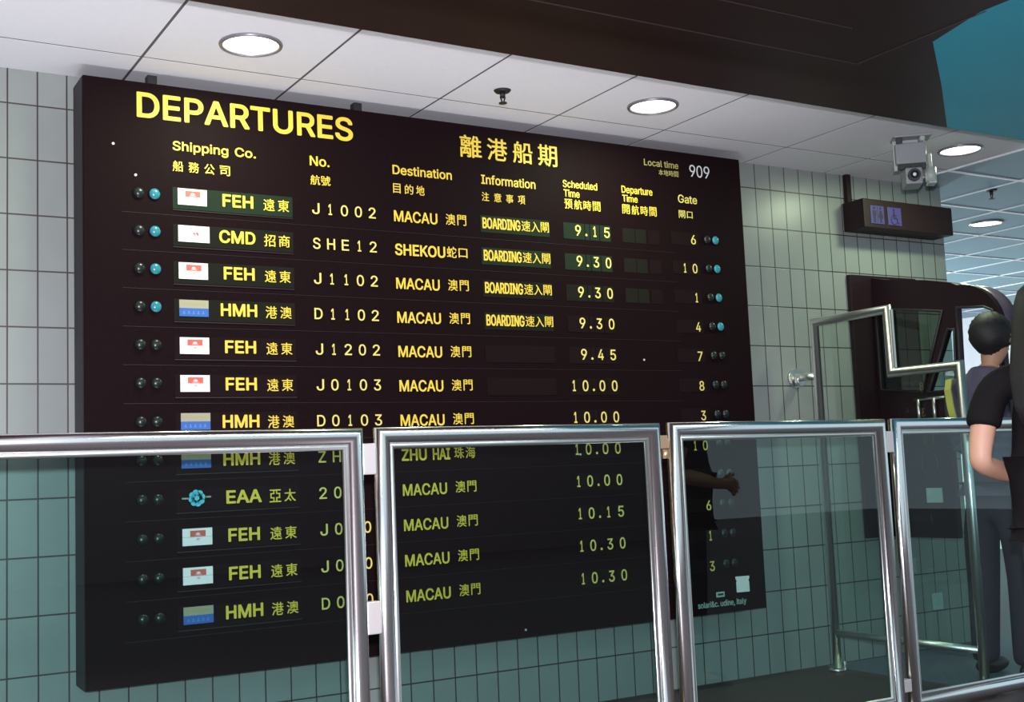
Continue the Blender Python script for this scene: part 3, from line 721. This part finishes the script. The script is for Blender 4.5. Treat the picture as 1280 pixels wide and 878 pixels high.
def hand(V, E, wrist, side, tag_, fd, up, th, s=1.0):
    """palm, five fingers. fd: direction of the fingers, th: towards the thumb, up: back of hand"""
    w = Vector(V[wrist][:3]); fd, up, th = Vector(fd).normalized(), Vector(up).normalized(), Vector(th).normalized()
    pm = w+fd*.045*s; V[tag_+'p'] = (*pm, .026*s, .020*s); E.append((wrist, tag_+'p'))
    for k, (o_, ln) in enumerate(((.030, .070), (.010, .080), (-.010, .074), (-.028, .058))):
        a = pm+fd*.042*s+th*o_*s; c = a+fd*ln*.5*s-up*.010*s; d = c+fd*ln*.42*s-up*.024*s
        n = tag_+str(k)
        V[n+'a'] = (*a, .0105*s); V[n+'b'] = (*c, .009*s); V[n+'c'] = (*d, .0075*s)
        E += [(tag_+'p', n+'a'), (n+'a', n+'b'), (n+'b', n+'c')]
    a = pm+th*.034*s+fd*.002*s; c = a+th*.020*s+fd*.028*s; d = c+fd*.026*s
    V[tag_+'ta'] = (*a, .013*s); V[tag_+'tb'] = (*c, .0105*s); V[tag_+'tc'] = (*d, .009*s)
    E += [(tag_+'p', tag_+'ta'), (tag_+'ta', tag_+'tb'), (tag_+'tb', tag_+'tc')]
def face_bits(root, hz, hy, m, hx=0):
    for s in (-1, 1):
        b = bmesh.new(); sphere(b, (hx+s*.031, hy+.077, hz+.012), .011, (1, .7, .8), 10, 8); q = bmobj('eye', b, M['hair'], root, True, 0)
        b = bmesh.new(); sphere(b, (hx+s*.079, hy-.005, hz), .028, (.35, .6, 1.05), 12, 8); bmobj('ear', b, m, root, True, 0)
    b = bmesh.new(); sphere(b, (hx, hy+.088, hz-.050), .020, (1.1, .35, .32), 12, 8); bmobj('mouth', b, M['flagpink'], root, True, 0)

def woman():
    t = empty('person', (3.625, -2.065, 0), 'person in black t-shirt with long black hair and bent bare elbow, at right edge', 'person')
    t.rotation_euler.z = -math.radians(58)
    V = {'pel': (0, 0, .86, .125, .10), 'wst': (0, .01, 1.0, .112, .09), 'chs': (0, .01, 1.17, .125, .10), 'shl': (0, 0, 1.30, .075, .065), 'nck': (0, .005, 1.375, .048), 'hd1': (0, .015, 1.43, .062, .068), 'hd2': (0, .02, 1.50, .075, .088), 'hd3': (0, .012, 1.56, .055, .062),
         'nos': (0, .108, 1.478, .011)}
    E = chain('pel', 'wst', 'chs', 'shl', 'nck', 'hd1', 'hd2', 'hd3')+[('hd2', 'nos')]
    for s, n in ((-1, 'L'), (1, 'R')):
        V[n+'s'] = (s*.165, -.005, 1.275, .052); V[n+'e'] = (s*.225, -.075, 1.005, .040); 
        V[n+'m'] = (s*.205, -.045, 1.13, .045)
        V[n+'f'] = (s*.17, .05, .975, .036); V[n+'w'] = (s*.075, .165, .945, .026, .021)
        E += [('shl', n+'s'), (n+'s', n+'m'), (n+'m', n+'e'), (n+'e', n+'f'), (n+'f', n+'w')]
        hand(V, E, n+'w', s, n+'h', (-s*.8, .6, 0), (0, .3, .9), (0, .2, 1), .9)
        V[n+'hip'] = (.03+s*.085, 0, .78, .085); V[n+'kn'] = (.05+s*.085, .01, .44, .055); V[n+'an'] = (.06+s*.085, -.02, .08, .036); V[n+'to'] = (.06+s*.095, .13, .035, .03)
        E += [('pel', n+'hip'), (n+'hip', n+'kn'), (n+'kn', n+'an'), (n+'an', n+'to')]
    skin('body', V, E, M['skin'], t)
    face_bits(t, 1.495, .012, M['skin'])
    V = {'hem': (0, 0, .79, .150, .122), 'pel': (0, 0, .88, .148, .120), 'wst': (0, .01, 1.0, .132, .110), 'chs': (0, .008, 1.17, .150, .122), 'shl': (0, 0, 1.30, .088, .078), 'nck': (0, .003, 1.355, .060)}
    E = chain('hem', 'pel', 'wst', 'chs', 'shl', 'nck')
    for s, n in ((-1, 'L'), (1, 'R')):
        V[n+'s'] = (s*.165, -.005, 1.270, .068); V[n+'m'] = (s*.203, -.040, 1.150, .064); V[n+'q'] = (s*.206, -.047, 1.118, .062); E += [('shl', n+'s'), (n+'s', n+'m'), (n+'m', n+'q')]
    q = skin('t_shirt', V, E, M['blackshirt'], t, root=1); q['label'] = 'black short-sleeved t-shirt'
    V = {'pel': (0, 0, .84, .138, .112)}; E = []
    V['bel'] = (0, 0, .92, .128, .104); E.append(('pel', 'bel'))
    for s, n in ((-1, 'L'), (1, 'R')):
        V[n+'hip'] = (.03+s*.085, 0, .74, .086); V[n+'kn'] = (.05+s*.085, .01, .44, .066); V[n+'an'] = (.06+s*.085, -.015, .10, .058); V[n+'cf'] = (.06+s*.085, -.015, .045, .058)
        E += [('pel', n+'hip'), (n+'hip', n+'kn'), (n+'kn', n+'an'), (n+'an', n+'cf')]
    q = skin('jeans', V, E, M['jeans'], t); q['label'] = 'dark blue jeans'
    rings = [(1.614, .008, .012, .015), (1.604, .004, .048, .058), (1.578, .0, .076, .092), (1.53, -.008, .092, .106), (1.47, -.028, .098, .098), (1.39, -.058, .106, .074), (1.29, -.085, .116, .056), (1.19, -.105, .108, .042), (1.13, -.112, .084, .030)]
    b = bmesh.new(); R = []
    for n_, (z, cy, rx, ry) in enumerate(rings):
        R.append([])
        for k in range(36):
            a = 2*PI*k/36; w = 1+.018*math.sin(9*a+n_*.3)*(n_ > 1)
            y = cy+ry*w*math.sin(a)
            if z < 1.56 and y > .045: y = .045+(y-.045)*.1
            R[-1].append(b.verts.new((.008+rx*w*math.cos(a), y, z+(.012*math.sin(7*a) if n_ == len(rings)-1 else 0))))
    for p_, q_ in zip(R, R[1:]):
        for k in range(36): b.faces.new((p_[k], p_[(k+1) % 36], q_[(k+1) % 36], q_[k]))
    b.faces.new(R[0]); b.faces.new(R[-1])
    q = bmobj('hair', b, M['hair'], t, True, 0); q['label'] = 'long straight black hair'
    for s in (-1, 1):
        b = bmesh.new(); sphere(b, (.06+s*.09, .045, .040), .05, (.85, 2.4, .78), 16, 10); bmobj('shoe', b, M['shoe'], t, True, 0)
    return t
woman()

def man():
    t = empty('person', (4.93, -.835, 0), 'person with short black hair and blue-grey shirt, seen from behind beyond the barrier', 'person')
    t.scale = (1.03, 1.03, 1.055); t.rotation_euler.z = -math.radians(84)
    V = {'pel': (0, 0, .86, .125, .085), 'wst': (0, .01, 1.0, .125, .085), 'chs': (0, .005, 1.18, .140, .092), 'shl': (0, .0, 1.31, .080, .062), 'nck': (.015, .015, 1.385, .052), 'hd1': (.03, .03, 1.44, .064, .072), 'hd2': (.038, .035, 1.51, .076, .090), 'hd3': (.04, .025, 1.57, .056, .064), 'nos': (.038, .125, 1.488, .012)}
    E = chain('pel', 'wst', 'chs', 'shl', 'nck', 'hd1', 'hd2', 'hd3')+[('hd2', 'nos')]
    for s, n in ((-1, 'L'), (1, 'R')):
        V[n+'s'] = (s*.168, 0, 1.285, .056); V[n+'m'] = (s*.168, .0, 1.17, .048); V[n+'e'] = (s*.165, .0, 1.03, .040)
        V[n+'f'] = (s*.135, .055, 1.015, .038); V[n+'w'] = (s*.08, .085, 1.02, .027, .022)
        E += [('shl', n+'s'), (n+'s', n+'m'), (n+'m', n+'e'), (n+'e', n+'f'), (n+'f', n+'w')]
        hand(V, E, n+'w', s, n+'h', (-s*.95, .2, 0), (0, .3, .9), (0, .2, 1), .8)
        V[n+'hip'] = (s*.085, 0, .78, .085); V[n+'kn'] = (s*.10, .01, .45, .056); V[n+'an'] = (s*.10, -.03, .08, .038); V[n+'to'] = (s*.11, .10, .035, .03)
        E += [('pel', n+'hip'), (n+'hip', n+'kn'), (n+'kn', n+'an'), (n+'an', n+'to')]
    skin('body', V, E, M['skin2'], t)
    face_bits(t, 1.505, .03, M['skin2'], .036)
    V = {'hem': (0, 0, .86, .136, .108), 'pel': (0, 0, .92, .136, .106), 'wst': (0, .01, 1.0, .146, .106), 'chs': (0, .005, 1.18, .162, .112), 'shl': (0, 0, 1.31, .094, .076), 'nck': (.004, .008, 1.385, .062)}
    E = chain('hem', 'pel', 'wst', 'chs', 'shl', 'nck')
    for s, n in ((-1, 'L'), (1, 'R')):
        V[n+'s'] = (s*.168, 0, 1.283, .068); V[n+'m'] = (s*.168, .0, 1.17, .058); V[n+'e'] = (s*.165, .0, 1.03, .050); V[n+'f'] = (s*.140, .05, 1.017, .050); V[n+'q'] = (s*.125, .062, 1.017, .047)
        E += [('shl', n+'s'), (n+'s', n+'m'), (n+'m', n+'e'), (n+'e', n+'f'), (n+'f', n+'q')]
    q = skin('shirt', V, E, M['denim'], t, root=1); q['label'] = 'blue-grey long-sleeved shirt'
    V = {'pel': (0, 0, .84, .138, .098), 'bel': (0, 0, .92, .132, .094)}; E = [('pel', 'bel')]
    for s, n in ((-1, 'L'), (1, 'R')):
        V[n+'hip'] = (s*.088, 0, .74, .096); V[n+'kn'] = (s*.10, .01, .45, .078); V[n+'an'] = (s*.102, -.02, .11, .066); V[n+'cf'] = (s*.102, -.02, .05, .066)
        E += [('pel', n+'hip'), (n+'hip', n+'kn'), (n+'kn', n+'an'), (n+'an', n+'cf')]
    q = skin('trousers', V, E, M['purple'], t); q['label'] = 'dark purple trousers'
    b = bmesh.new(); sphere(b, (.036, .005, 1.525), .1, (.92, 1.08, 1.0), 40, 28)
    for v in b.verts:
        if v.co.y > .06 and v.co.z < 1.56: v.co.y = .06-(v.co.y-.06)*.1
        n = math.sin(v.co.x*210)*math.cos(v.co.z*170+v.co.y*130); v.co += (v.co-Vector((.036, .005, 1.525)))*.035*n
        if v.co.z < 1.46: v.co.x *= .85; v.co.y = v.co.y*.8-.012
    q = bmobj('hair', b, M['hair'], t, True, 0); q['label'] = 'short black hair'
    b = bmesh.new(); sweep(b, [(-.13, -.10, 1.40-.07), (-.125, -.125, 1.28), (-.11, -.135, 1.20), (-.09, -.135, 1.10)], rectp(.016, .004), False, 0, (0, 1, 0)); bmobj('bag_strap', b, M['strap'], t, False, 0)
    for s in (-1, 1):
        b = bmesh.new(); sphere(b, (s*.108, .035, .040), .05, (.9, 2.4, .78), 16, 10); bmobj('shoe', b, M['shoe'], t, True, 0)
man()
